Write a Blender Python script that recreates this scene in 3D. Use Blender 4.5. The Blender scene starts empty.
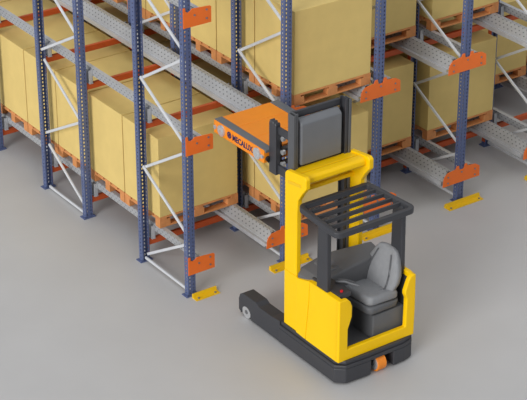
import bpy, bmesh, math, random
from mathutils import Vector, Matrix
random.seed(4)
sc = bpy.context.scene
COL = sc.collection

# ------------------------------------------------------------------ materials
def lin(c):
    return tuple(((v/255)/12.92 if v/255 <= .04045 else ((v/255+.055)/1.055)**2.4) for v in c)

def mat(name, rgb, rough=.5, metal=0., var=.06, scale=6., bump=0., bscale=60., coat=0.):
    m = bpy.data.materials.new(name); m.use_nodes = True
    nt = m.node_tree; b = nt.nodes['Principled BSDF']
    b.inputs['Roughness'].default_value = rough; b.inputs['Metallic'].default_value = metal
    if coat: b.inputs['Coat Weight'].default_value = coat
    tc = nt.nodes.new('ShaderNodeTexCoord')
    nz = nt.nodes.new('ShaderNodeTexNoise'); nz.inputs['Scale'].default_value = scale; nz.inputs['Detail'].default_value = 4
    nt.links.new(tc.outputs['Object'], nz.inputs['Vector'])
    rp = nt.nodes.new('ShaderNodeValToRGB')
    c = lin(rgb)
    rp.color_ramp.elements[0].position = .3; rp.color_ramp.elements[1].position = .7
    rp.color_ramp.elements[0].color = tuple(v*(1-var) for v in c)+(1,)
    rp.color_ramp.elements[1].color = tuple(min(1, v*(1+var)) for v in c)+(1,)
    nt.links.new(nz.outputs['Fac'], rp.inputs['Fac'])
    nt.links.new(rp.outputs['Color'], b.inputs['Base Color'])
    if bump:
        n2 = nt.nodes.new('ShaderNodeTexNoise'); n2.inputs['Scale'].default_value = bscale
        nt.links.new(tc.outputs['Object'], n2.inputs['Vector'])
        bp = nt.nodes.new('ShaderNodeBump'); bp.inputs['Strength'].default_value = bump; bp.inputs['Distance'].default_value = .01
        nt.links.new(n2.outputs['Fac'], bp.inputs['Height']); nt.links.new(bp.outputs['Normal'], b.inputs['Normal'])
    m['ramp'] = rp.name
    return m

def perforate(m, pitch=.075, rad=.0075, hole=(118, 120, 124)):
    """rows of small punched slots along the length (object y), rows set across the sheet"""
    nt = m.node_tree; b = nt.nodes['Principled BSDF']; rp = nt.nodes[m['ramp']]
    tc = nt.nodes.new('ShaderNodeTexCoord'); sp = nt.nodes.new('ShaderNodeSeparateXYZ')
    nt.links.new(tc.outputs['UV'], sp.inputs['Vector'])
    def M(op, a, bb=None, cc=None):
        n = nt.nodes.new('ShaderNodeMath'); n.operation = op
        for i, v in enumerate((a, bb, cc)):
            if v is None: continue
            if isinstance(v, (int, float)): n.inputs[i].default_value = v
            else: nt.links.new(v, n.inputs[i])
        return n.outputs[0]
    u, v = sp.outputs['X'], sp.outputs['Y']
    row = M('FLOOR', M('DIVIDE', v, .036))
    off = M('MULTIPLY', M('MODULO', row, 2.), pitch/2)
    du = M('SUBTRACT', M('MODULO', M('ADD', M('ADD', u, 100.), off), pitch), pitch/2)
    dv = M('SUBTRACT', M('MODULO', M('ADD', v, 36.), .036), .018)
    d = M('SQRT', M('ADD', M('MULTIPLY', M('MULTIPLY', du, du), .35), M('MULTIPLY', dv, dv)))
    f = M('LESS_THAN', d, rad)
    mx = nt.nodes.new('ShaderNodeMix'); mx.data_type = 'RGBA'
    nt.links.new(f, mx.inputs[0]); nt.links.new(rp.outputs['Color'], mx.inputs[6])
    mx.inputs[7].default_value = lin(hole)+(1,)
    nt.links.new(mx.outputs[2], b.inputs['Base Color'])
    return m

FLOORC = (190, 190, 191)
M = dict(
    floor=mat('concrete', FLOORC, .45, 0, .025, 1.2, .02, 90),
    blue=mat('blue_paint', (86, 99, 138), .45, 0, .05),
    orange=mat('orange_paint', (242, 116, 36), .45, 0, .04),
    beam=mat('beam_orange', (196, 84, 34), .5, 0, .05),
    zinc=mat('galvanised_steel', (188, 190, 194), .45, .25, .05, 14),
    perf=perforate(mat('perforated_steel', (172, 174, 177), .5, .2, .05, 14)),
    brace=mat('white_steel', (208, 211, 216), .4, .1, .03),
    bolt=mat('bolt_steel', (150, 150, 155), .35, .7, .05),
    guide=mat('guide_yellow', (236, 190, 14), .45, 0, .04),
    card=mat('cardboard', (220, 193, 120), .75, 0, .035, 5, .05, 40),
    wood=mat('pallet_wood', (208, 140, 84), .7, 0, .13, 9, .1, 50),
    yellow=mat('truck_yellow', (255, 204, 0), .42, 0, .02, 3),
    dark=mat('dark_grey_paint', (58, 59, 64), .45, 0, .05),
    mastg=mat('mast_grey', (92, 94, 98), .4, .2, .05),
    mid=mat('mid_grey_plastic', (98, 99, 102), .5, 0, .04),
    box=mat('battery_grey', (112, 115, 120), .5, 0, .03),
    seat=mat('seat_fabric', (140, 142, 146), .8, 0, .05, 20, .06, 200),
    seatd=mat('seat_shell', (98, 100, 104), .6, 0, .04),
    black=mat('black_rubber', (26, 26, 28), .6, 0, .04),
    silver=mat('silver_metal', (205, 207, 210), .3, .6, .03),
    tyre=mat('orange_tyre', (240, 140, 40), .5, 0, .05),
    shut=mat('shuttle_orange', (244, 142, 26), .4, 0, .03),
    strip=mat('shuttle_grey_strip', (104, 108, 114), .5, .1, .04),
    navy=mat('navy_print', (28, 38, 92), .5, 0, .03),
    red=mat('red_button', (215, 25, 40), .4, 0, .02),
)

M['yellow'].node_tree.nodes['Principled BSDF'].inputs['Specular IOR Level'].default_value = .3
# ------------------------------------------------------------------ mesh builder
class MB:
    def __init__(s): s.v = []; s.f = []; s.sm = []; s.uv = {}
    def add(s, vs, fs, smooth=False):
        o = len(s.v); s.v += [tuple(p) for p in vs]
        for f in fs: s.f.append(tuple(i+o for i in f)); s.sm.append(smooth)
        return s
    def box(s, x0, x1, y0, y1, z0, z1, mtx=None):
        vs = [Vector((x, y, z)) for z in (z0, z1) for x, y in ((x0, y0), (x1, y0), (x1, y1), (x0, y1))]
        if mtx: vs = [mtx @ p for p in vs]
        return s.add(vs, [(3, 2, 1, 0), (4, 5, 6, 7), (0, 1, 5, 4), (1, 2, 6, 5), (2, 3, 7, 6), (3, 0, 4, 7)])
    def prism(s, pts, axis, a, b):
        """polygon in the plane normal to axis, extruded a..b. x: pts=(y,z)  y: pts=(x,z)  z: pts=(x,y)"""
        def P(p, t):
            return {'x': (t, p[0], p[1]), 'y': (p[0], t, p[1]), 'z': (p[0], p[1], t)}[axis]
        n = len(pts)
        vs = [P(p, a) for p in pts]+[P(p, b) for p in pts]
        return s.add(vs, [tuple(range(n-1, -1, -1)), tuple(range(n, 2*n))]+[(i, (i+1) % n, n+(i+1) % n, n+i) for i in range(n)])
    def tube(s, path, r, n=10, closed=False, sx=1., up=None, smooth=True):
        path = [Vector(p) for p in path]; m = len(path); rings = []
        for i, p in enumerate(path):
            if closed: d = (path[(i+1) % m]-path[i-1])
            else: d = path[min(i+1, m-1)]-path[max(i-1, 0)]
            d.normalize()
            u = Vector(up) if up else (Vector((0, 0, 1)) if abs(d.z) < .9 else Vector((0, 1, 0)))
            sd = d.cross(u).normalized(); u2 = sd.cross(d).normalized()
            rr = r[i] if isinstance(r, (list, tuple)) else r
            rings.append([p+sd*math.cos(2*math.pi*k/n+math.pi/n)*rr*sx+u2*math.sin(2*math.pi*k/n+math.pi/n)*rr for k in range(n)])
        vs = [q for ring in rings for q in ring]; fs = []
        for i in range(m if closed else m-1):
            j = (i+1) % m
            for k in range(n): fs.append((i*n+k, i*n+(k+1) % n, j*n+(k+1) % n, j*n+k))
        s.add(vs, fs, smooth)
        if not closed:
            s.add(rings[0], [tuple(range(n-1, -1, -1))]); s.add(rings[-1], [tuple(range(n))])
        return s
    def cyl(s, p0, p1, r, n=20, smooth=True):
        return s.tube([p0, p1], r, n, smooth=smooth)
    def bar(s, p0, p1, w, h):
        """rectangular bar, w across, h in the 'up' sense"""
        p0, p1 = Vector(p0), Vector(p1); d = (p1-p0).normalized()
        a = Vector((1, 0, 0)) if abs(d.x) < .9 else Vector((0, 1, 0))
        b = d.cross(a).normalized()
        vs = [p+a*sx*w/2+b*sy*h/2 for p in (p0, p1) for sx, sy in ((-1, -1), (1, -1), (1, 1), (-1, 1))]
        return s.add(vs, [(3, 2, 1, 0), (4, 5, 6, 7), (0, 1, 5, 4), (1, 2, 6, 5), (2, 3, 7, 6), (3, 0, 4, 7)])
    def loft(s, rings, cap=True, smooth=True):
        n = len(rings[0]); vs = [p for r in rings for p in r]; fs = []
        for i in range(len(rings)-1):
            for k in range(n): fs.append((i*n+k, i*n+(k+1) % n, (i+1)*n+(k+1) % n, (i+1)*n+k))
        if cap: fs += [tuple(range(n-1, -1, -1)), tuple(range((len(rings)-1)*n, len(rings)*n))]
        return s.add(vs, fs, smooth)
    def mesh(s, name):
        me = bpy.data.meshes.new(name); me.from_pydata(s.v, [], s.f)
        me.polygons.foreach_set('use_smooth', s.sm)
        bm = bmesh.new(); bm.from_mesh(me); bmesh.ops.recalc_face_normals(bm, faces=bm.faces); bm.to_mesh(me); bm.free()
        return me
    def build(s, name, m, parent=None, bevel=0., seg=2, subsurf=0, label=None, loc=None):
        me = s.mesh(name); me.materials.append(M[m])
        o = bpy.data.objects.new(name, me); COL.objects.link(o)
        if parent: o.parent = parent
        if loc: o.location = loc
        if bevel:
            b = o.modifiers.new('Bevel', 'BEVEL'); b.width = bevel; b.segments = seg; b.limit_method = 'ANGLE'; b.angle_limit = math.radians(35)
            b.harden_normals = False
        if subsurf:
            q = o.modifiers.new('Subsurf', 'SUBSURF'); q.levels = subsurf; q.render_levels = subsurf
        if label: o['label'] = label
        return o

def tag(o, label, cat, group=None):
    o['label'] = label; o['category'] = cat; o['kind'] = 'thing'
    if group: o['group'] = group
    return o
def empty(name, loc, label, cat, group=None):
    o = bpy.data.objects.new(name, None); COL.objects.link(o); o.location = loc; o.empty_display_size = .1
    return tag(o, label, cat, group)
def clone(o, loc, label=None, parent=None):
    c = o.copy(); COL.objects.link(c)
    if parent: c.parent = parent
    else: c.location = loc
    if label: c['label'] = label
    for ch in list(o.children): clone(ch, None, None, c)
    return c

# ------------------------------------------------------------------ camera
F = 1890.9
yaw, pitch = math.radians(-35.292), math.radians(27.872)
cd = bpy.data.cameras.new('camera'); cam = bpy.data.objects.new('camera', cd); COL.objects.link(cam); sc.camera = cam
cam.location = (-10.195, -15.867, 11.199)
cam.rotation_euler = (math.pi/2-pitch, 0, yaw)
cd.sensor_width = 36; cd.lens = F*36/527; cd.clip_end = 200
fw = Vector((-math.cos(pitch)*math.sin(yaw), math.cos(pitch)*math.cos(yaw), -math.sin(pitch)))
rt = Vector((math.cos(yaw), math.sin(yaw), 0)); upv = rt.cross(fw)
def px(p):
    v = Vector(p)-cam.location; d = v.dot(fw)
    return 263.5+F*v.dot(rt)/d, 200-F*v.dot(upv)/d
def inview(x0, x1, y0, y1, z0, z1, m=4):
    P = [px((x, y, z)) for x in (x0, x1) for y in (y0, y1) for z in (z0, z1)]
    return max(p[0] for p in P) > -m and min(p[0] for p in P) < 527+m and max(p[1] for p in P) > -m and min(p[1] for p in P) < 400+m

# ------------------------------------------------------------------ floor
fl = MB().add([(-60, -60, 0), (70, -60, 0), (70, 80, 0), (-60, 80, 0)], [(0, 1, 2, 3)]).build('floor', 'floor')
fl['kind'] = 'structure'

W = 1.35; PY = 2.32; D = 1.065; TOP = 4.75
LINES = ['outermost left row', 'second row from the left', 'third row from the left', 'fourth row from the left',
         'fifth row from the left', 'sixth row from the left', 'seventh row from the left']
LANES = ['leftmost lane', 'second lane from the left', 'third lane from the left', 'fourth lane from the left', 'fifth lane from the left', 'sixth lane from the left']
ORD = ['first', 'second', 'third', 'fourth', 'fifth', 'sixth', 'seventh', 'eighth', 'ninth', 'tenth', 'eleventh', 'twelfth']

# ------------------------------------------------------------------ upright frames
def upright_mb(s):
    """perforated C section, web on the outer side (s=-1: web towards -y), real punched slots"""
    mb = MB(); w = .05; dp = .07; t = .05
    cols = [-w, -.034, -.018, .018, .034, w]
    z0, z1, pitch = .01, TOP, .05
    n = int((z1-z0)/pitch); yw = 0. if s < 0 else D
    yf = dp if s < 0 else D-dp
    def q(a, b, c, d): mb.add([a, b, c, d], [(0, 1, 2, 3)])
    zz = z0+n*pitch
    for a, b in ((0, 1), (2, 3), (4, 5)):
        q((cols[a], yw, z0), (cols[b], yw, z0), (cols[b], yw, zz), (cols[a], yw, zz))
    for a, b in ((1, 2), (3, 4)):
        for i in range(n):
            zb = z0+i*pitch
            q((cols[a], yw, zb), (cols[b], yw, zb), (cols[b], yw, zb+.024), (cols[a], yw, zb+.024))
    ys = [yw+(yf-yw)*k for k in (0, .42, .66, 1)]
    for sx in (-1, 1):
        x = sx*w
        q((x, ys[0], z0), (x, ys[1], z0), (x, ys[1], zz), (x, ys[0], zz))
        q((x, ys[2], z0), (x, ys[3], z0), (x, ys[3], zz), (x, ys[2], zz))
        for i in range(n):
            zb = z0+i*pitch
            q((x, ys[1], zb), (x, ys[2], zb), (x, ys[2], zb+.03), (x, ys[1], zb+.03))
        q((x, yf, z0), (x-sx*.016, yf, z0), (x-sx*.016, yf, zz), (x, yf, zz))
    return mb
def weld(me):
    bm = bmesh.new(); bm.from_mesh(me); bmesh.ops.remove_doubles(bm, verts=bm.verts, dist=1e-5)
    bmesh.ops.recalc_face_normals(bm, faces=bm.faces); bm.to_mesh(me); bm.free()
def plate_mb(y):
    mb = MB().box(-.085, .085, y-.055, y+.055, 0, .01)
    for a in (-1, 1): mb.cyl((a*.068, y-.035, .01), (a*.068, y-.035, .022), .012, 8)
    return mb
def make_frame(flip, label):
    """flip=False: the frame at the aisle; flip=True: mirrored lattice of the next frame back"""
    t = empty('upright_frame', (0, 0, 0), label, 'upright frame', 'blue upright frames of the rack')
    for s in (-1, 1):
        o = upright_mb(s).build('upright', 'blue', t); weld(o.data)
        sol = o.modifiers.new('Solidify', 'SOLIDIFY'); sol.thickness = .003; sol.offset = 0
        plate_mb(.035 if s < 0 else D-.035).build('base_plate', 'blue', o)
    Y = lambda a: a+.035 if not flip else D-a-.035
    segs = [(.95, .055, .06, .055), (.94, .10, .06, .63)]
    z = .80
    while z < TOP-.55:
        segs.append((.06, z, .94, z+.48)); segs.append((.94, z+.46, .06, z+1.0)); z += 1.135
    if flip: segs[0] = (.95, .035, .06, .035)
    for k, (a, b, c, d) in enumerate(segs):
        mb = MB(); xo = 0.012 if k % 2 else -.012
        mb.bar((xo, Y(a), b), (xo, Y(c), d), .024, .034)
        mb.build('brace', 'brace', t, .004, 1)
    return t
protos = {}
for li in range(7):
    for fi in range(4):
        y = fi*PY
        if not inview(li*W-.1, li*W+.1, y, y+D, 0, TOP): continue
        where = ['nearest the aisle', 'second from the aisle', 'third from the aisle', 'fourth from the aisle'][fi]
        lab = 'blue upright frame, %s, in the %s' % (where, LINES[li])
        fl_ = fi % 2 == 1 or fi > 1
        if fl_ not in protos:
            protos[fl_] = make_frame(fl_, lab); protos[fl_].location = (li*W, y-.035, 0)
        else: clone(protos[fl_], (li*W, y-.035, 0), lab)

# ------------------------------------------------------------------ rails, brackets, beams
ZL = [0., 1.53, 3.06]
TIER = ['lower tier', 'upper tier', 'topmost tier']
def strip_sheet(profile, y0, y1, t=.004):
    """bent sheet following an (x,z) profile; returns MB with closed thickness"""
    n = len(profile); P = [Vector((p[0], p[1])) for p in profile]; off = []
    for i in range(n):
        a = (P[i]-P[i-1]).normalized() if i else (P[1]-P[0]).normalized()
        b = (P[i+1]-P[i]).normalized() if i < n-1 else a
        d = (a+b).normalized(); off.append(P[i]+Vector((-d.y, d.x))*-t)
    ring = [(p.x, p.y) for p in P]+[(q.x, q.y) for q in reversed(off)]
    return MB().prism(ring, 'y', y0, y1)
def uv_along(o):
    me = o.data; uv = me.uv_layers.new(name='UVMap')
    for p in me.polygons:
        n = p.normal
        for li in p.loop_indices:
            c = me.vertices[me.loops[li].vertex_index].co
            v = abs(c.x) if abs(n.z) > abs(n.x) else c.z
            # arc length across the sheet
            uv.data[li].uv = (c.y, v*1.0+.5)
BX = [0.965]  # beam y offsets in a frame
def beam_ys(y1):
    ys = []
    for fi in range(5):
        for yy in (fi*PY+.995, (fi+1)*PY):
            if yy < y1: ys.append(yy)
    return ys
def make_rail(side, li, lv, y1, label):
    s = side; z = ZL[lv]
    t = empty('pallet_rail', (li*W, 0, z), label, 'pallet rail', 'galvanised pallet rails')
    ledge = strip_sheet([(s*.14, .365), (s*.14, .46), (s*.195, .46), (s*.262, .352)][::1 if s > 0 else 1], 0, y1, .004*s)
    o = ledge.build('ledge', 'perf', t); uv_along(o)
    if s > 0:
        o.data.materials.append(M['zinc'])
        for p in o.data.polygons:
            if abs(p.normal.z) > .7: p.material_index = 1
    strip_sheet([(s*.262, .352), (s*.262, .338), (s*.297, .338), (s*.297, .283)], 0, y1, .004*s).build('wheel_flange', 'zinc', t)
    for yy in beam_ys(y1):
        if not inview(li*W-.3, li*W+.3, yy-.1, yy+.1, z+.2, z+.5): continue
        mb = MB(); x0, x1 = sorted((s*.085, s*.137))
        mb.box(x0, x1, yy-.035, yy-.03, .274, .44); mb.box(x0, x1, yy+.03, yy+.035, .274, .44)
        xi = s*.135; mb.box(min(xi, xi+s*.004), max(xi, xi+s*.004), yy-.035, yy+.035, .274, .44)
        mb.box(x0, x1, yy-.05, yy+.05, .27, .274)
        mb.build('support_bracket', 'zinc', t)
    return t
LEN = {0: 9.5, 1: 6.0, 2: 1.3}
for lv in (0, 1, 2):
    for li in range(7):
        if lv == 2 and li > 0: continue
        for s in (-1, 1):
            if li == 0 and s < 0: continue
            if li == 6 and s > 0: continue
            z = ZL[lv]
            # visible length
            y1 = 0; yy = 0
            while yy < LEN[lv]:
                if inview(li*W+s*.3-.1, li*W+s*.3+.1, yy, yy+.4, z+.3, z+.5, 2): y1 = yy+.4
                yy += .4
            if lv == 2: y1 = LEN[2]
            if y1 == 0: continue
            y1 = min(y1+.6, LEN[lv])
            sd = 'right' if s > 0 else 'left'
            make_rail(s, li, lv, y1, 'grey pallet rail on %s side of the %s, %s' % (sd, LINES[li], TIER[lv]))
# end brackets
def bolts(t, pts, y):
    for x, z in pts:
        MB().cyl((x, y, z), (x, y-.008, z), .012, 8).build('bolt', 'bolt', t)
first = None
for lv in (0, 1):
    for li in range(1, 7):
        z = ZL[lv]
        if not inview(li*W-.3, li*W+.3, -.05, 0, z+.28, z+.5): continue
        lab = 'orange arched end plate on the %s, %s' % (LINES[li], TIER[lv])
        if first: clone(first, (li*W, 0, z), lab); continue
        t = empty('end_bracket', (li*W, 0, z), lab, 'rack bracket', 'orange arched end plates'); first = t
        out = [(-.30, .277), (-.292, .385), (-.27, .43), (-.225, .462), (-.10, .478), (-.085, .515), (-.045, .515), (-.04, .478), (-.03, .455),
               (.03, .455), (.04, .478), (.045, .515), (.085, .515), (.10, .478), (.225, .468), (.27, .44), (.30, .42), (.305, .277)]
        MB().prism(out, 'y', -.046, -.038).build('end_plate', 'orange', t, .002, 1)
        MB().box(-.048, .048, -.0385, -.0365, .30, .45).build('mounting_block', 'orange', t)
        bolts(t, [(-.22, .40), (-.22, .32), (.22, .40), (.22, .32), (0, .42)], -.046)
bb = None
for lv in (0, 1, 2):
    z = ZL[lv]; lab = 'orange box-shaped end bracket on the outermost left row, %s' % TIER[lv]
    if bb: clone(bb, (.015, 0, z), lab); continue
    bb = empty('side_bracket', (.015, 0, z), lab, 'rack bracket', 'orange box-shaped end brackets')
    MB().prism([(-.056, .28), (-.056, .515), (-.035, .515), (-.03, .47), (.0, .455), (.03, .47), (.05, .49), (.28, .475), (.30, .46), (.30, .28)], 'y', -.046, -.038).build('end_plate', 'orange', bb, .002, 1)
    mb = MB().box(-.062, -.0555, -.046, .04, .28, .515)
    mb.box(-.048, .048, -.0385, -.0365, .30, .45)
    mb.build('side_flange', 'orange', bb)
    for k in range(4): MB().box(-.064, -.062, -.014, .004, .31+.05*k, .328+.05*k).build('slot', 'black', bb)
    bolts(bb, [(.08, .41), (.235, .44), (.235, .34)], -.046)
# cross beams
bm0 = None
for lv in (0, 1):
    for ln in range(6):
        for yi, yy in enumerate(beam_ys(8. if lv < 2 else 5.)):
            z = ZL[lv]
            if lv < 2 and not inview(ln*W, (ln+1)*W, yy-.02, yy+.02, z+.15, z+.28, 0): continue
            lab = 'orange cross beam, %s from aisle, %s, %s' % (ORD[yi], LANES[ln], TIER[lv])
            if bm0: clone(bm0, (ln*W, yy, z), lab); continue
            bm0 = empty('rack_crossbar', (ln*W, yy, z), lab, 'rack beam', 'orange cross beams under the rails')
            MB().box(.058, W-.058, -.022, .022, .19, .27).build('beam', 'beam', bm0, .006, 2)
            for a, b in ((.0525, .058), (W-.058, W-.0525)):
                MB().box(a, b, -.03, .03, .06, .275).build('end_connector', 'beam', bm0)
# floor guides
g0 = None
for li in range(7):
    y0, y1 = -.165, -.05
    if li == 0: continue
    if not inview(li*W-.3, li*W+.3, y0, y1, 0, .08): continue
    lab = 'long yellow floor guide at the foot of the %s' % LINES[li]
    if g0: clone(g0, (li*W, 0, 0), lab); continue
    g0 = empty('floor_guide', (li*W, 0, 0), lab, 'floor guide', 'yellow floor guides along the aisle')
    MB().prism([(-.18, .0), (-.18, .006), (-.105, .012), (-.095, .055), (-.07, .055), (-.06, .0)], 'x', -.28, .28).build('angle_plate', 'guide', g0, .004, 2)
    for x in (-.23, .23): MB().cyl((x, -.145, .005), (x, -.145, .022), .013, 8).build('bolt', 'bolt', g0)
gl = empty('floor_guide', (0, 0, 0), 'short yellow floor guide on the concrete at the foot of the outermost left aisle upright', 'floor guide', 'yellow floor guides along the aisle')
MB().prism([(-.18, .0), (-.18, .006), (-.105, .012), (-.095, .055), (-.078, .055), (-.078, .0)], 'x', -.03, .30).build('angle_plate', 'guide', gl, .004, 2)
for x in (.02, .25): MB().cyl((x, -.145, .005), (x, -.145, .022), .013, 8).build('bolt', 'bolt', gl)

# ------------------------------------------------------------------ pallets and cartons
PW, PD, PH, BH = 1.12, .785, .14, 1.03
def make_pallet(loc, label):
    t = empty('pallet', loc, label, 'pallet', 'wooden pallets on the rails')
    mb = MB()
    for k in range(5):
        w = .13; y = (PD-w)*k/4; mb.box(0, PW, y, y+w, .118, PH)
    for x in (0, PW/2-.05, PW-.1): mb.box(x, x+.1, 0, PD, .1, .118)
    mb.build('top_deck', 'wood', t, .002, 1)
    for y in (0, PD/2-.05, PD-.1):
        MB().box(0, PW, y, y+.1, 0, .02).build('bottom_board', 'wood', t, .002, 1)
        for x, w in ((0, .15), (PW/2-.07, .14), (PW-.15, .15)):
            MB().box(x, x+w, y, y+.1, .02, .1).build('block', 'wood', t, .002, 1)
    return t
def make_carton(loc, label):
    mb = MB().box(.004, PW-.004, .004, PD-.004, 0, BH)
    o = mb.build('carton', 'card', None, .006, 2)
    o.location = loc
    return tag(o, label, 'carton', 'cream cartons on pallets')
pal0 = car0 = None
# lane, tier, first slot y, number, x shift
LOAD = [(0, 0, .82, 11, 0), (1, 0, .02, 11, 0), (2, 0, .82, 8, 0), (3, 0, .82, 7, .03), (4, 0, 1.64, 5, .02), (5, 0, .82, 4, 0),
        (1, 1, .01, 6, 0), (2, 1, .82, 3, 0), (3, 1, .82, 2, .02)]
for ln, lv, y0, n, dx in LOAD:
    for k in range(n):
        x = ln*W+.12+dx; y = y0+k*.8; z = ZL[lv]+.4605
        if lv < 2 and not inview(x, x+PW, y, y+PD, z, z+PH+BH, 0): continue
        w = '%s from aisle, %s, %s' % (ORD[k], LANES[ln], TIER[lv])
        lp = 'wooden pallet under carton, %s' % w
        if pal0 is None: pal0 = make_pallet((x, y, z), lp)
        else: clone(pal0, (x, y, z), lp)
        lc = 'tall cream carton, %s' % w
        zc = z+PH+.0005
        if car0 is None: car0 = make_carton((x, y, zc), lc)
        else: clone(car0, (x, y, zc), lc)

# ------------------------------------------------------------------ reach truck
T = empty('reach_truck', (.755, -1.6, 0), 'yellow and dark grey reach truck with overhead guard, parked on the floor facing the rack', 'forklift truck')
T['category'] = 'forklift'
class TP(MB):
    """mesh builder in world coordinates, built as a child of the truck"""
    def build(s, name, m, parent=None, **k):
        base = parent or T
        off = Vector((.755, -1.6, 0))
        s.v = [tuple(Vector(p)-off) for p in s.v]
        return MB.build(s, name, m, base, **k)
# chassis
cx = [(.215, -1.45), (.215, -2.46), (.31, -2.55), (.60, -2.565), (1.10, -2.56), (1.22, -2.53), (1.30, -2.43), (1.30, -1.45)]
low = [(.215, -1.45), (.215, -2.46), (.31, -2.55), (.64, -2.565), (.64, -2.33), (.95, -2.33), (.95, -2.562), (1.10, -2.56), (1.22, -2.53), (1.30, -2.43), (1.30, -1.45)]
mb = TP().prism(low, 'z', .02, .20); mb.prism([(x, y) for x, y in cx], 'z', .20, .24)
up_ = [(.235, -1.46), (.235, -2.44), (.32, -2.53), (.60, -2.545), (1.10, -2.54), (1.21, -2.51), (1.285, -2.42), (1.285, -1.46)]
mb.prism(up_, 'z', .24, .285)
mb.build('chassis', 'dark', bevel=.01)
# support legs
def leg(x0, x1, outer):
    pts = [(-1.46, .02), (-1.46, .285), (-1.42, .285), (-1.30, .27), (-1.06, .27), (-1.0, .30), (-.74, .30), (-.69, .265), (-.665, .20), (-.665, .06), (-.70, .04)]
    arc = [(-.81+.088*math.cos(a), .06+.088*math.sin(a)) for a in [math.radians(t) for t in range(0, 181, 20)]]
    pts += [(-.695, .02)]+arc+[(-.905, .02)]
    l = TP().prism(pts, 'x', x0, x1).build('support_leg', 'dark', bevel=.012)
    w = TP().cyl((x0+.02, -.81, .09), (x1-.02, -.81, .09), .09, 28); w.build('load_wheel', 'black', l)
    xo = x0+.004 if outer < 0 else x1-.022
    h = TP().cyl((xo, -.81, .082), (xo+.018, -.81, .082), .078, 28); h.build('wheel_disc', 'silver', l)
    h = TP().cyl((xo-.004, -.81, .082), (xo+.022, -.81, .082), .026, 16); h.build('hub', 'mid', l)
leg(.222, .375, -1); leg(1.13, 1.31, 1)
# steering wheel at the rear notch
dw = TP().cyl((.73, -2.485, .10), (.835, -2.485, .10), .10, 32).build('drive_wheel', 'tyre', bevel=.012)
TP().cyl((.718, -2.485, .10), (.731, -2.485, .10), .08, 24).build('rim', 'silver', dw)
TP().cyl((.712, -2.485, .10), (.72, -2.485, .10), .03, 16).build('hub', 'mid', dw)
# yellow covers
TP().prism([(-1.735, .285), (-1.50, .285), (-1.50, .966), (-1.60, .966), (-1.735, .966)], 'x', .25, .312).build('front_cover', 'yellow', bevel=.006)
TP().prism([(-1.905, .275), (-1.737, .285), (-1.737, .965), (-1.97, 1.03), (-1.965, .8)], 'x', .235, .30).build('side_cover', 'yellow', bevel=.008)
TP().prism([(-2.47, .275), (-1.912, .275), (-1.972, .8), (-1.977, 1.03), (-2.42, 1.035), (-2.47, 1.03)], 'x', .235, .30).build('side_cover', 'yellow', bevel=.008)
TP().prism([(-2.47, .275), (-1.50, .285), (-1.50, .93), (-1.95, .98), (-2.25, 1.04), (-2.40, 1.04), (-2.47, 1.03)], 'x', 1.21, 1.27).build('side_cover', 'yellow', bevel=.01)
rear = [(.235, .275), (1.27, .275), (1.275, .6), (1.27, 1.03), (1.235, 1.04), (1.19, 1.02), (1.165, .97), (1.125, .86), (1.125, .82), (1.15, .76), (1.145, .41), (.36, .41),
        (.36, .66), (.41, .80), (.41, .93), (.385, .99), (.35, 1.03), (.235, 1.035)]
TP().prism(rear, 'y', -2.505, -2.445).build('rear_cover', 'yellow', bevel=.014, seg=3)
# cabin floor and inner lining
TP().box(.305, 1.205, -2.44, -1.62, .29, .335).build('cabin_floor', 'mid')
TP().box(.302, .40, -2.40, -1.95, .335, .99).build('inner_lining', 'dark')
TP().box(1.196, 1.2095, -2.44, -2.02, .336, .985).build('inner_lining', 'dark')
arm = TP().prism([(.302, -2.42), (.47, -2.40), (.49, -2.25), (.46, -2.05), (.40, -1.93), (.302, -1.93)], 'z', .985, 1.045).build('armrest_shelf', 'dark', bevel=.01)
TP().cyl((.375, -2.355, 1.045), (.375, -2.355, 1.06), .017, 14).build('stop_button', 'red', arm)
# lever handles by the armrest
lv_ = TP()
lv_.tube([(.44, -2.17, 1.06), (.50, -2.24, 1.075), (.56, -2.33, 1.06), (.60, -2.37, 1.05)], .014, 8)
lv_.build('lever', 'seatd')
lv2 = TP()
lv2.tube([(.49, -2.13, 1.05), (.55, -2.21, 1.06), (.61, -2.30, 1.045)], .012, 8)
lv2.build('lever', 'seatd')
# front hood (left of console)
hd = TP().loft([[Vector(p) for p in ((x, yb, .95), (x, yf, .95), (x, yf, zf), (x, yb, zb))] for x, yb, yf, zb, zf in
                ((.258, -1.98, -1.73, 1.005, 1.005), (.34, -1.99, -1.69, 1.05, 1.055), (.53, -2.0, -1.70, 1.10, 1.11), (.66, -2.0, -1.70, 1.10, 1.11))], smooth=False)
hd.build('front_hood', 'mid', bevel=.02, seg=3)
TP().prism([(.302, -1.75), (.35, -1.66), (.60, -1.60), (1.15, -1.60), (1.15, -1.9), (.302, -1.92)], 'z', .336, .96).build('front_bulkhead', 'dark')
# console: sloped top
c1 = TP()
c1.loft([[Vector(p) for p in ((x, yb, .34), (x, yf, .34), (x, yf, zf), (x, yb, zb))] for x, yb, yf, zb, zf in
         ((.45, -2.07, -1.75, 1.05, 1.10), (.62, -2.07, -1.74, 1.08, 1.16), (1.14, -2.02, -1.80, 1.10, 1.15), (1.205, -1.99, -1.80, 1.10, 1.14))], smooth=False)
con = c1.build('console', 'mid', bevel=.02, seg=3)
TP().cyl((.50, -1.92, 1.05), (.50, -1.92, 1.095), .045, 18).build('dial', 'seatd', con)
TP().cyl((.60, -1.95, 1.06), (.60, -1.95, 1.105), .035, 18).build('dial', 'seatd', con)
js = TP(); js.tube([(.445, -1.99, 1.06), (.44, -1.985, 1.15)], [.016, .012], 10); js.tube([(.44, -1.985, 1.15), (.44, -1.985, 1.20)], [.026, .02], 12)
js.build('joystick', 'dark', con)
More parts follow.
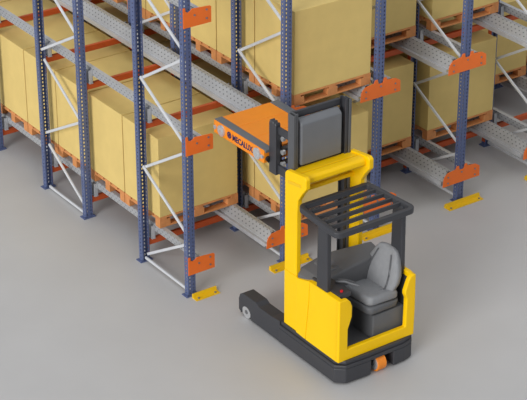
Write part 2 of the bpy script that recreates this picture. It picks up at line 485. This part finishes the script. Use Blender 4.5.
# seat
TP().box(.77, 1.194, -2.41, -1.86, .336, .63).build('seat_box', 'seatd', bevel=.012)
def rrect(cx_, cy_, hx, hy, r, n=5):
    pts = []
    for q, (sx, sy) in enumerate(((1, 1), (-1, 1), (-1, -1), (1, -1))):
        for k in range(n+1):
            a = math.pi/2*(q+k/n); pts.append((cx_+sx*(hx-r)+r*math.cos(a), cy_+sy*(hy-r)+r*math.sin(a)))
    return pts
S0 = Vector((.87, -2.20, 0))      # seat centre; seat faces -x
SA = math.radians(6); SCA, SSA = math.cos(SA), math.sin(SA)
def sp(u, v, z): return Vector((S0.x+u*SCA-v*SSA, S0.y+u*SSA+v*SCA, z))
rings = []
for z, k in ((.662, .86), (.68, .95), (.74, 1.0), (.76, .99)):
    rings.append([sp(x, y, z-(.02*x/.26)) for x, y in rrect(0, 0, .225*k, .255*k, .06)])
st = TP(); st.loft(rings); st.build('seat_pan', 'seatd')
rings = []
for z, k in ((.76, .95), (.78, .99), (.825, .99), (.855, .94), (.86, .80)):
    rings.append([sp(x, y, z-(.03*x/.26)+.018*(abs(y)/.22)**2) for x, y in rrect(0, 0, .22*k, .25*k, .055)])
cu = TP(); cu.loft(rings)
cush = cu.build('seat_cushion', 'seat', bevel=0)
for pth in ([sp(-.20, -.13, .885), sp(0, -.13, .866), sp(.17, -.13, .848)], [sp(-.20, .13, .885), sp(0, .13, .866), sp(.17, .13, .848)], [sp(-.03, -.12, .868), sp(-.03, .12, .868)]):
    TP().tube(pth, .005, 6).build('seam', 'seatd', cush)
# backrest: lofted up a backward leaning axis
rings = []; NB = 24
prof = [(0.00, .20, .05), (.04, .225, .065), (.14, .252, .072), (.24, .25, .07), (.34, .222, .062), (.43, .185, .056), (.50, .158, .05), (.54, .13, .04), (.558, .08, .02)]
for h, w, t in prof:
    ax = .155+h*.26; z = .82+h*.80
    ring = []
    for k in range(NB):
        a = 2*math.pi*k/NB; c, s_ = math.cos(a), math.sin(a)
        v = w*math.copysign(abs(s_)**.75, s_); u = t*math.copysign(abs(c)**.8, c)
        # front hollow: bolsters stand proud (towards -x)
        if c < 0: u += -.035*(abs(v)/w)**2.5+.012
        ring.append(sp(ax+u, v, z-.05*u))
    rings.append(ring)
br = TP(); br.loft(rings)
bk = br.build('backrest', 'seat')
for sv in (-1, 1):
    se = TP()
    se.tube([sp(.155+h*.26-t-.018, sv*w*.62, .82+h*.80) for h, w, t in prof[1:7]], .006, 6)
    se.build('seam', 'seatd', bk)
TP().box(.80, 1.02, -2.26, -2.06, .63, .67).build('suspension', 'dark')
TP().tube([sp(.27, -.10, .66), sp(.33, 0, .70), sp(.31, 0, .86)], .03, 8).build('recliner', 'dark')
# overhead guard
GZ = lambda y: 1.845+(y+1.80)*(.045/.65)
path = []
rc = .055
for cxx, cyy, a0 in ((1.14-rc, -1.80-rc, 0), (.235+rc, -1.80-rc, 90), (.235+rc, -2.45+rc, 180), (1.235-rc, -2.45+rc, 270)):
    for k in range(6):
        a = math.radians(a0+90*k/5); x = cxx+rc*math.cos(a); y = cyy+rc*math.sin(a); path.append((x, y, GZ(y)))
gd = TP(); gd.tube(path, .046, 4, closed=True, sx=.85, smooth=False); g = gd.build('guard_frame', 'dark', bevel=.008)
for k in range(4):
    y = -1.93-k*.118
    TP().bar((.26, y, GZ(y)), (1.14+.07*k/4, y, GZ(y)), .028, .048).build('guard_bar', 'dark', bevel=.006)
for x0, x1, yc in ((.25, .305, -2.17), (1.175, 1.23, -2.26)):
    p = TP(); p.prism([(yc-.10, .99), (yc+.09, .99), (yc+.085, GZ(yc)-.01), (yc-.085, GZ(yc)-.01)], 'x', x0, x1)
    p.build('guard_post', 'dark', bevel=.01)
# yellow mast frame
def side(x0, x1):
    pts = [(-1.50, .286), (-1.50, 2.17), (-1.53, 2.19), (-1.84, 2.215), (-1.875, 2.19), (-1.875, 2.09), (-1.80, 2.0), (-1.735, 1.90), (-1.72, 1.75), (-1.72, .97), (-1.735, .965), (-1.735, .286)]
    return TP().prism(pts, 'x', x0, x1)
a = side(.252, .312) if False else None
def side2(x0, x1, zb):
    pts = [(-1.50, zb), (-1.50, 2.14), (-1.53, 2.175), (-1.84, 2.215), (-1.875, 2.19), (-1.875, 2.08), (-1.80, 1.99), (-1.735, 1.89), (-1.72, 1.75), (-1.72, zb)]
    return TP().prism(pts, 'x', x0, x1)
mf = side2(.25, .312, .966).build('mast_side_frame', 'yellow', bevel=.012, seg=3)
TP().prism([(-1.56, 2.035), (-1.56, 2.075), (-1.79, 2.11), (-1.79, 2.07)], 'x', .243, .252).build('slot_cover', 'guide', mf, bevel=.006)
side2(1.085, 1.15, .40).build('mast_side_frame', 'yellow', bevel=.012, seg=3)
TP().prism([(-1.68, 2.13), (-1.69, 2.18), (-1.72, 2.19), (-1.79, 2.188), (-1.82, 2.165), (-1.825, 2.12), (-1.80, 2.09), (-1.72, 2.09)], 'x', .31, 1.087).build('cross_tube', 'yellow', bevel=.012, seg=3)
TP().box(.31, 1.087, -1.62, -1.57, 1.90, 1.945).build('tie_bar', 'yellow', bevel=.006)
TP().prism([(-1.52, 2.13), (-1.52, 2.155), (-1.672, 2.175), (-1.672, 2.15)], 'x', .31, 1.087).build('top_plate', 'yellow', bevel=.006)
# grey mast
def channel(x0, x1, y0, y1, z0, z1, t, open_dir):
    m_ = TP(); 
    m_.box(x0, x1, y0, y0+t, z0, z1); m_.box(x0, x1, y1-t, y1, z0, z1)
    if open_dir > 0: m_.box(x0, x0+t, y0+t, y1-t, z0, z1)
    else: m_.box(x1-t, x1, y0+t, y1-t, z0, z1)
    return m_
for x0, x1, od in ((.318, .35, 1), (1.047, 1.08, -1)):
    channel(x0, x1, -1.56, -1.455, .30, 2.79, .012, od).build('outer_mast_rail', 'mastg', bevel=.003, seg=1)
for x0, x1, od in ((.353, .385, 1), (1.005, 1.044, -1)):
    channel(x0, x1, -1.55, -1.44, .34, 2.80, .012, od).build('inner_mast_rail', 'dark' if od < 0 else 'mastg', bevel=.003, seg=1)
for z0, z1 in ((2.70, 2.78), (2.09, 2.17)):
    TP().box(.387, 1.003, -1.46, -1.42, z0, z1).build('mast_crosshead', 'dark', bevel=.01)
TP().box(.387, 1.003, -1.50, -1.46, .35, .47).build('mast_crosshead', 'dark', bevel=.01)
TP().prism([(-1.56, 2.185), (-1.56, 2.66), (-1.50, 2.71), (-1.465, 2.71), (-1.465, 2.185)], 'x', .42, .955).build('hydraulic_box', 'box', bevel=.014)
# fork carriage
for x0, x1 in ((.36, .425), (1.075, 1.14)):
    cp = TP().prism([(-1.18, 1.93), (-1.18, 2.52), (-1.165, 2.545), (-1.14, 2.53), (-1.12, 2.555), (-1.09, 2.54), (-1.07, 2.56), (-1.055, 2.52), (-1.055, 1.93)], 'x', x0, x1).build('carriage_side', 'dark', bevel=.005, seg=1)
for z in (2.01, 2.17, 2.33):
    TP().box(.426, 1.074, -1.15, -1.09, z, z+.035).build('carriage_bar', 'dark', bevel=.004, seg=1)
for x in (.385, 1.02):
    for z in (2.06, 2.20, 2.36):
        TP().cyl((x+.035, -1.21, z), (x+.07, -1.21, z), .028, 16).build('roller', 'silver')
for x0, x1 in ((.387, .415), (1.03, 1.058)):
    TP().box(x0, x1, -1.44, -1.18, 1.95, 2.05).build('reach_arm', 'dark')
    TP().box(x0, x1, -1.44, -1.18, 2.42, 2.50).build('reach_arm', 'dark')
for x in (.40, .93):
    f = TP().box(x, x+.11, -1.09, -1.055, 1.99, 2.40); f.prism([(-1.055, 1.99), (-1.055, 2.035), (-.12, 2.035), (-.10, 2.022), (-.10, 2.012)], 'x', x, x+.11)
    f.build('fork', 'dark', bevel=.003, seg=1)

# ------------------------------------------------------------------ pallet shuttle on the forks
SX0, SX1, SY0, SY1, SZ0, SZ1 = .30, 1.18, -1.045, -.085, 2.0365, 2.195
SH = empty('pallet_shuttle', ((SX0+SX1)/2, (SY0+SY1)/2, SZ0), 'orange pallet shuttle with grey edge strips, raised on the truck forks', 'pallet shuttle')
class SP(MB):
    def build(s, name, m, parent=None, **k):
        off = Vector(((SX0+SX1)/2, (SY0+SY1)/2, SZ0)); s.v = [tuple(Vector(p)-off) for p in s.v]
        return MB.build(s, name, m, parent or SH, **k)
SP().box(SX0, SX1, SY0, SY1, SZ0, SZ1-.006).build('body', 'shut', bevel=.008)
mb = SP()
for a, b in ((SY0+.004, -.72), (-.716, -.40), (-.396, SY1-.004)): mb.box(SX0+.115, SX1-.115, a, b, SZ1-.006, SZ1)
mb.build('lid', 'shut', bevel=.002, seg=1)
for a, b in ((SX0+.012, SX0+.112), (SX1-.112, SX1-.004)):
    SP().box(a, b, SY0-.02, SY1+.003, SZ1-.03, SZ1+.003).build('edge_strip', 'strip', bevel=.004)
for yc in (-.245, -.93):
    for xo, d in ((SX0, -1), (SX1, 1)):
        w = SP().cyl((xo, yc, 2.115), (xo+d*.018, yc, 2.115), .066, 26).build('wheel', 'silver', bevel=.004)
        SP().cyl((xo+d*.017, yc, 2.115), (xo+d*.022, yc, 2.115), .045, 22).build('rim', 'zinc', w)
        SP().cyl((xo+d*.021, yc, 2.115), (xo+d*.028, yc, 2.115), .018, 14).build('hub', 'silver', w)
for yc in (-.12, -1.02):
    SP().cyl((SX0-.015, yc, 2.115), (SX0+.01, yc, 2.115), .024, 16).build('guide_roller', 'silver')
SP().cyl((SX0+.05, SY0-.03, 2.085), (SX0+.05, SY0, 2.085), .03, 16).build('bumper', 'black')
SP().cyl((SX1-.16, SY0-.03, 2.085), (SX1-.16, SY0, 2.085), .03, 16).build('bumper', 'black')
mb = SP(); mb.box(.95, 1.06, SY1, SY1+.02, SZ1-.05, SZ1-.01); mb.build('sensor', 'beam')
# logo: ring with an inner mark
lg = SP(); R0 = .040; yc, zc = -.39, 2.118
n = 24; rg = []
for k in range(n):
    a = 2*math.pi*k/n
    rg.append([Vector((SX0-dx, yc+r*math.cos(a), zc+r*math.sin(a))) for r, dx in ((R0, 0), (R0, .003), (R0*.62, .003), (R0*.62, 0))])
for k in range(n):
    a, b = rg[k], rg[(k+1) % n]
    lg.add(a+b, [(0, 1, 5, 4), (1, 2, 6, 5), (2, 3, 7, 6)])
for dy in (-.012, 0, .012):
    lg.box(SX0-.003, SX0, yc+dy-.004, yc+dy+.004, zc-.018, zc+.018)
lg.build('logo', 'navy')
cu_ = bpy.data.curves.new('lettering', 'FONT'); cu_.body = 'MECALUX'; cu_.size = .098; cu_.extrude = .0015; cu_.offset = .0022; cu_.resolution_u = 3; cu_.align_y = 'CENTER'
to = bpy.data.objects.new('lettering_source', cu_); COL.objects.link(to)
dg = bpy.context.evaluated_depsgraph_get()
me = bpy.data.meshes.new_from_object(to.evaluated_get(dg)); bpy.data.objects.remove(to)
me.materials.clear(); me.materials.append(M['navy'])
xs = [v.co.x for v in me.vertices]; kx = .385/(max(xs)-min(xs)); x00 = min(xs)
off = Vector(((SX0+SX1)/2, (SY0+SY1)/2, SZ0))
for v in me.vertices:
    lx, ly, lz = (v.co.x-x00)*kx, v.co.y, v.co.z
    v.co = Vector((SX0-.002-lz, -.455-lx, 2.112+ly))-off
lo = bpy.data.objects.new('lettering', me); COL.objects.link(lo); lo.parent = SH

# ------------------------------------------------------------------ light
w = bpy.data.worlds.new('world'); sc.world = w; w.use_nodes = True
bg = w.node_tree.nodes['Background']; nt = w.node_tree
tc = nt.nodes.new('ShaderNodeTexCoord'); sx_ = nt.nodes.new('ShaderNodeSeparateXYZ'); nt.links.new(tc.outputs['Generated'], sx_.inputs['Vector'])
cr = nt.nodes.new('ShaderNodeValToRGB'); nt.links.new(sx_.outputs['Z'], cr.inputs['Fac'])      # overcast hall light: brightest overhead
cr.color_ramp.elements[0].position = 0; cr.color_ramp.elements[0].color = (.07, .07, .073, 1)
cr.color_ramp.elements[1].position = 1; cr.color_ramp.elements[1].color = (.96, .97, .98, 1)
nt.links.new(cr.outputs['Color'], bg.inputs[0]); bg.inputs[1].default_value = 1.0
def sun(name, d, e, ang, col=(1, 1, 1)):
    l = bpy.data.lights.new(name, 'SUN'); l.energy = e; l.angle = math.radians(ang); l.color = col
    o = bpy.data.objects.new(name, l); COL.objects.link(o); o.rotation_euler = Vector(d).to_track_quat('-Z', 'Y').to_euler(); return o
sun('key_sun', (.66, .26, -.22), 2.3, 30, (1, .985, .96))
sc.view_settings.view_transform = 'Standard'; sc.view_settings.look = 'None'; sc.view_settings.gamma = 1; sc.view_settings.exposure = 0
sc.view_settings.use_curve_mapping = False
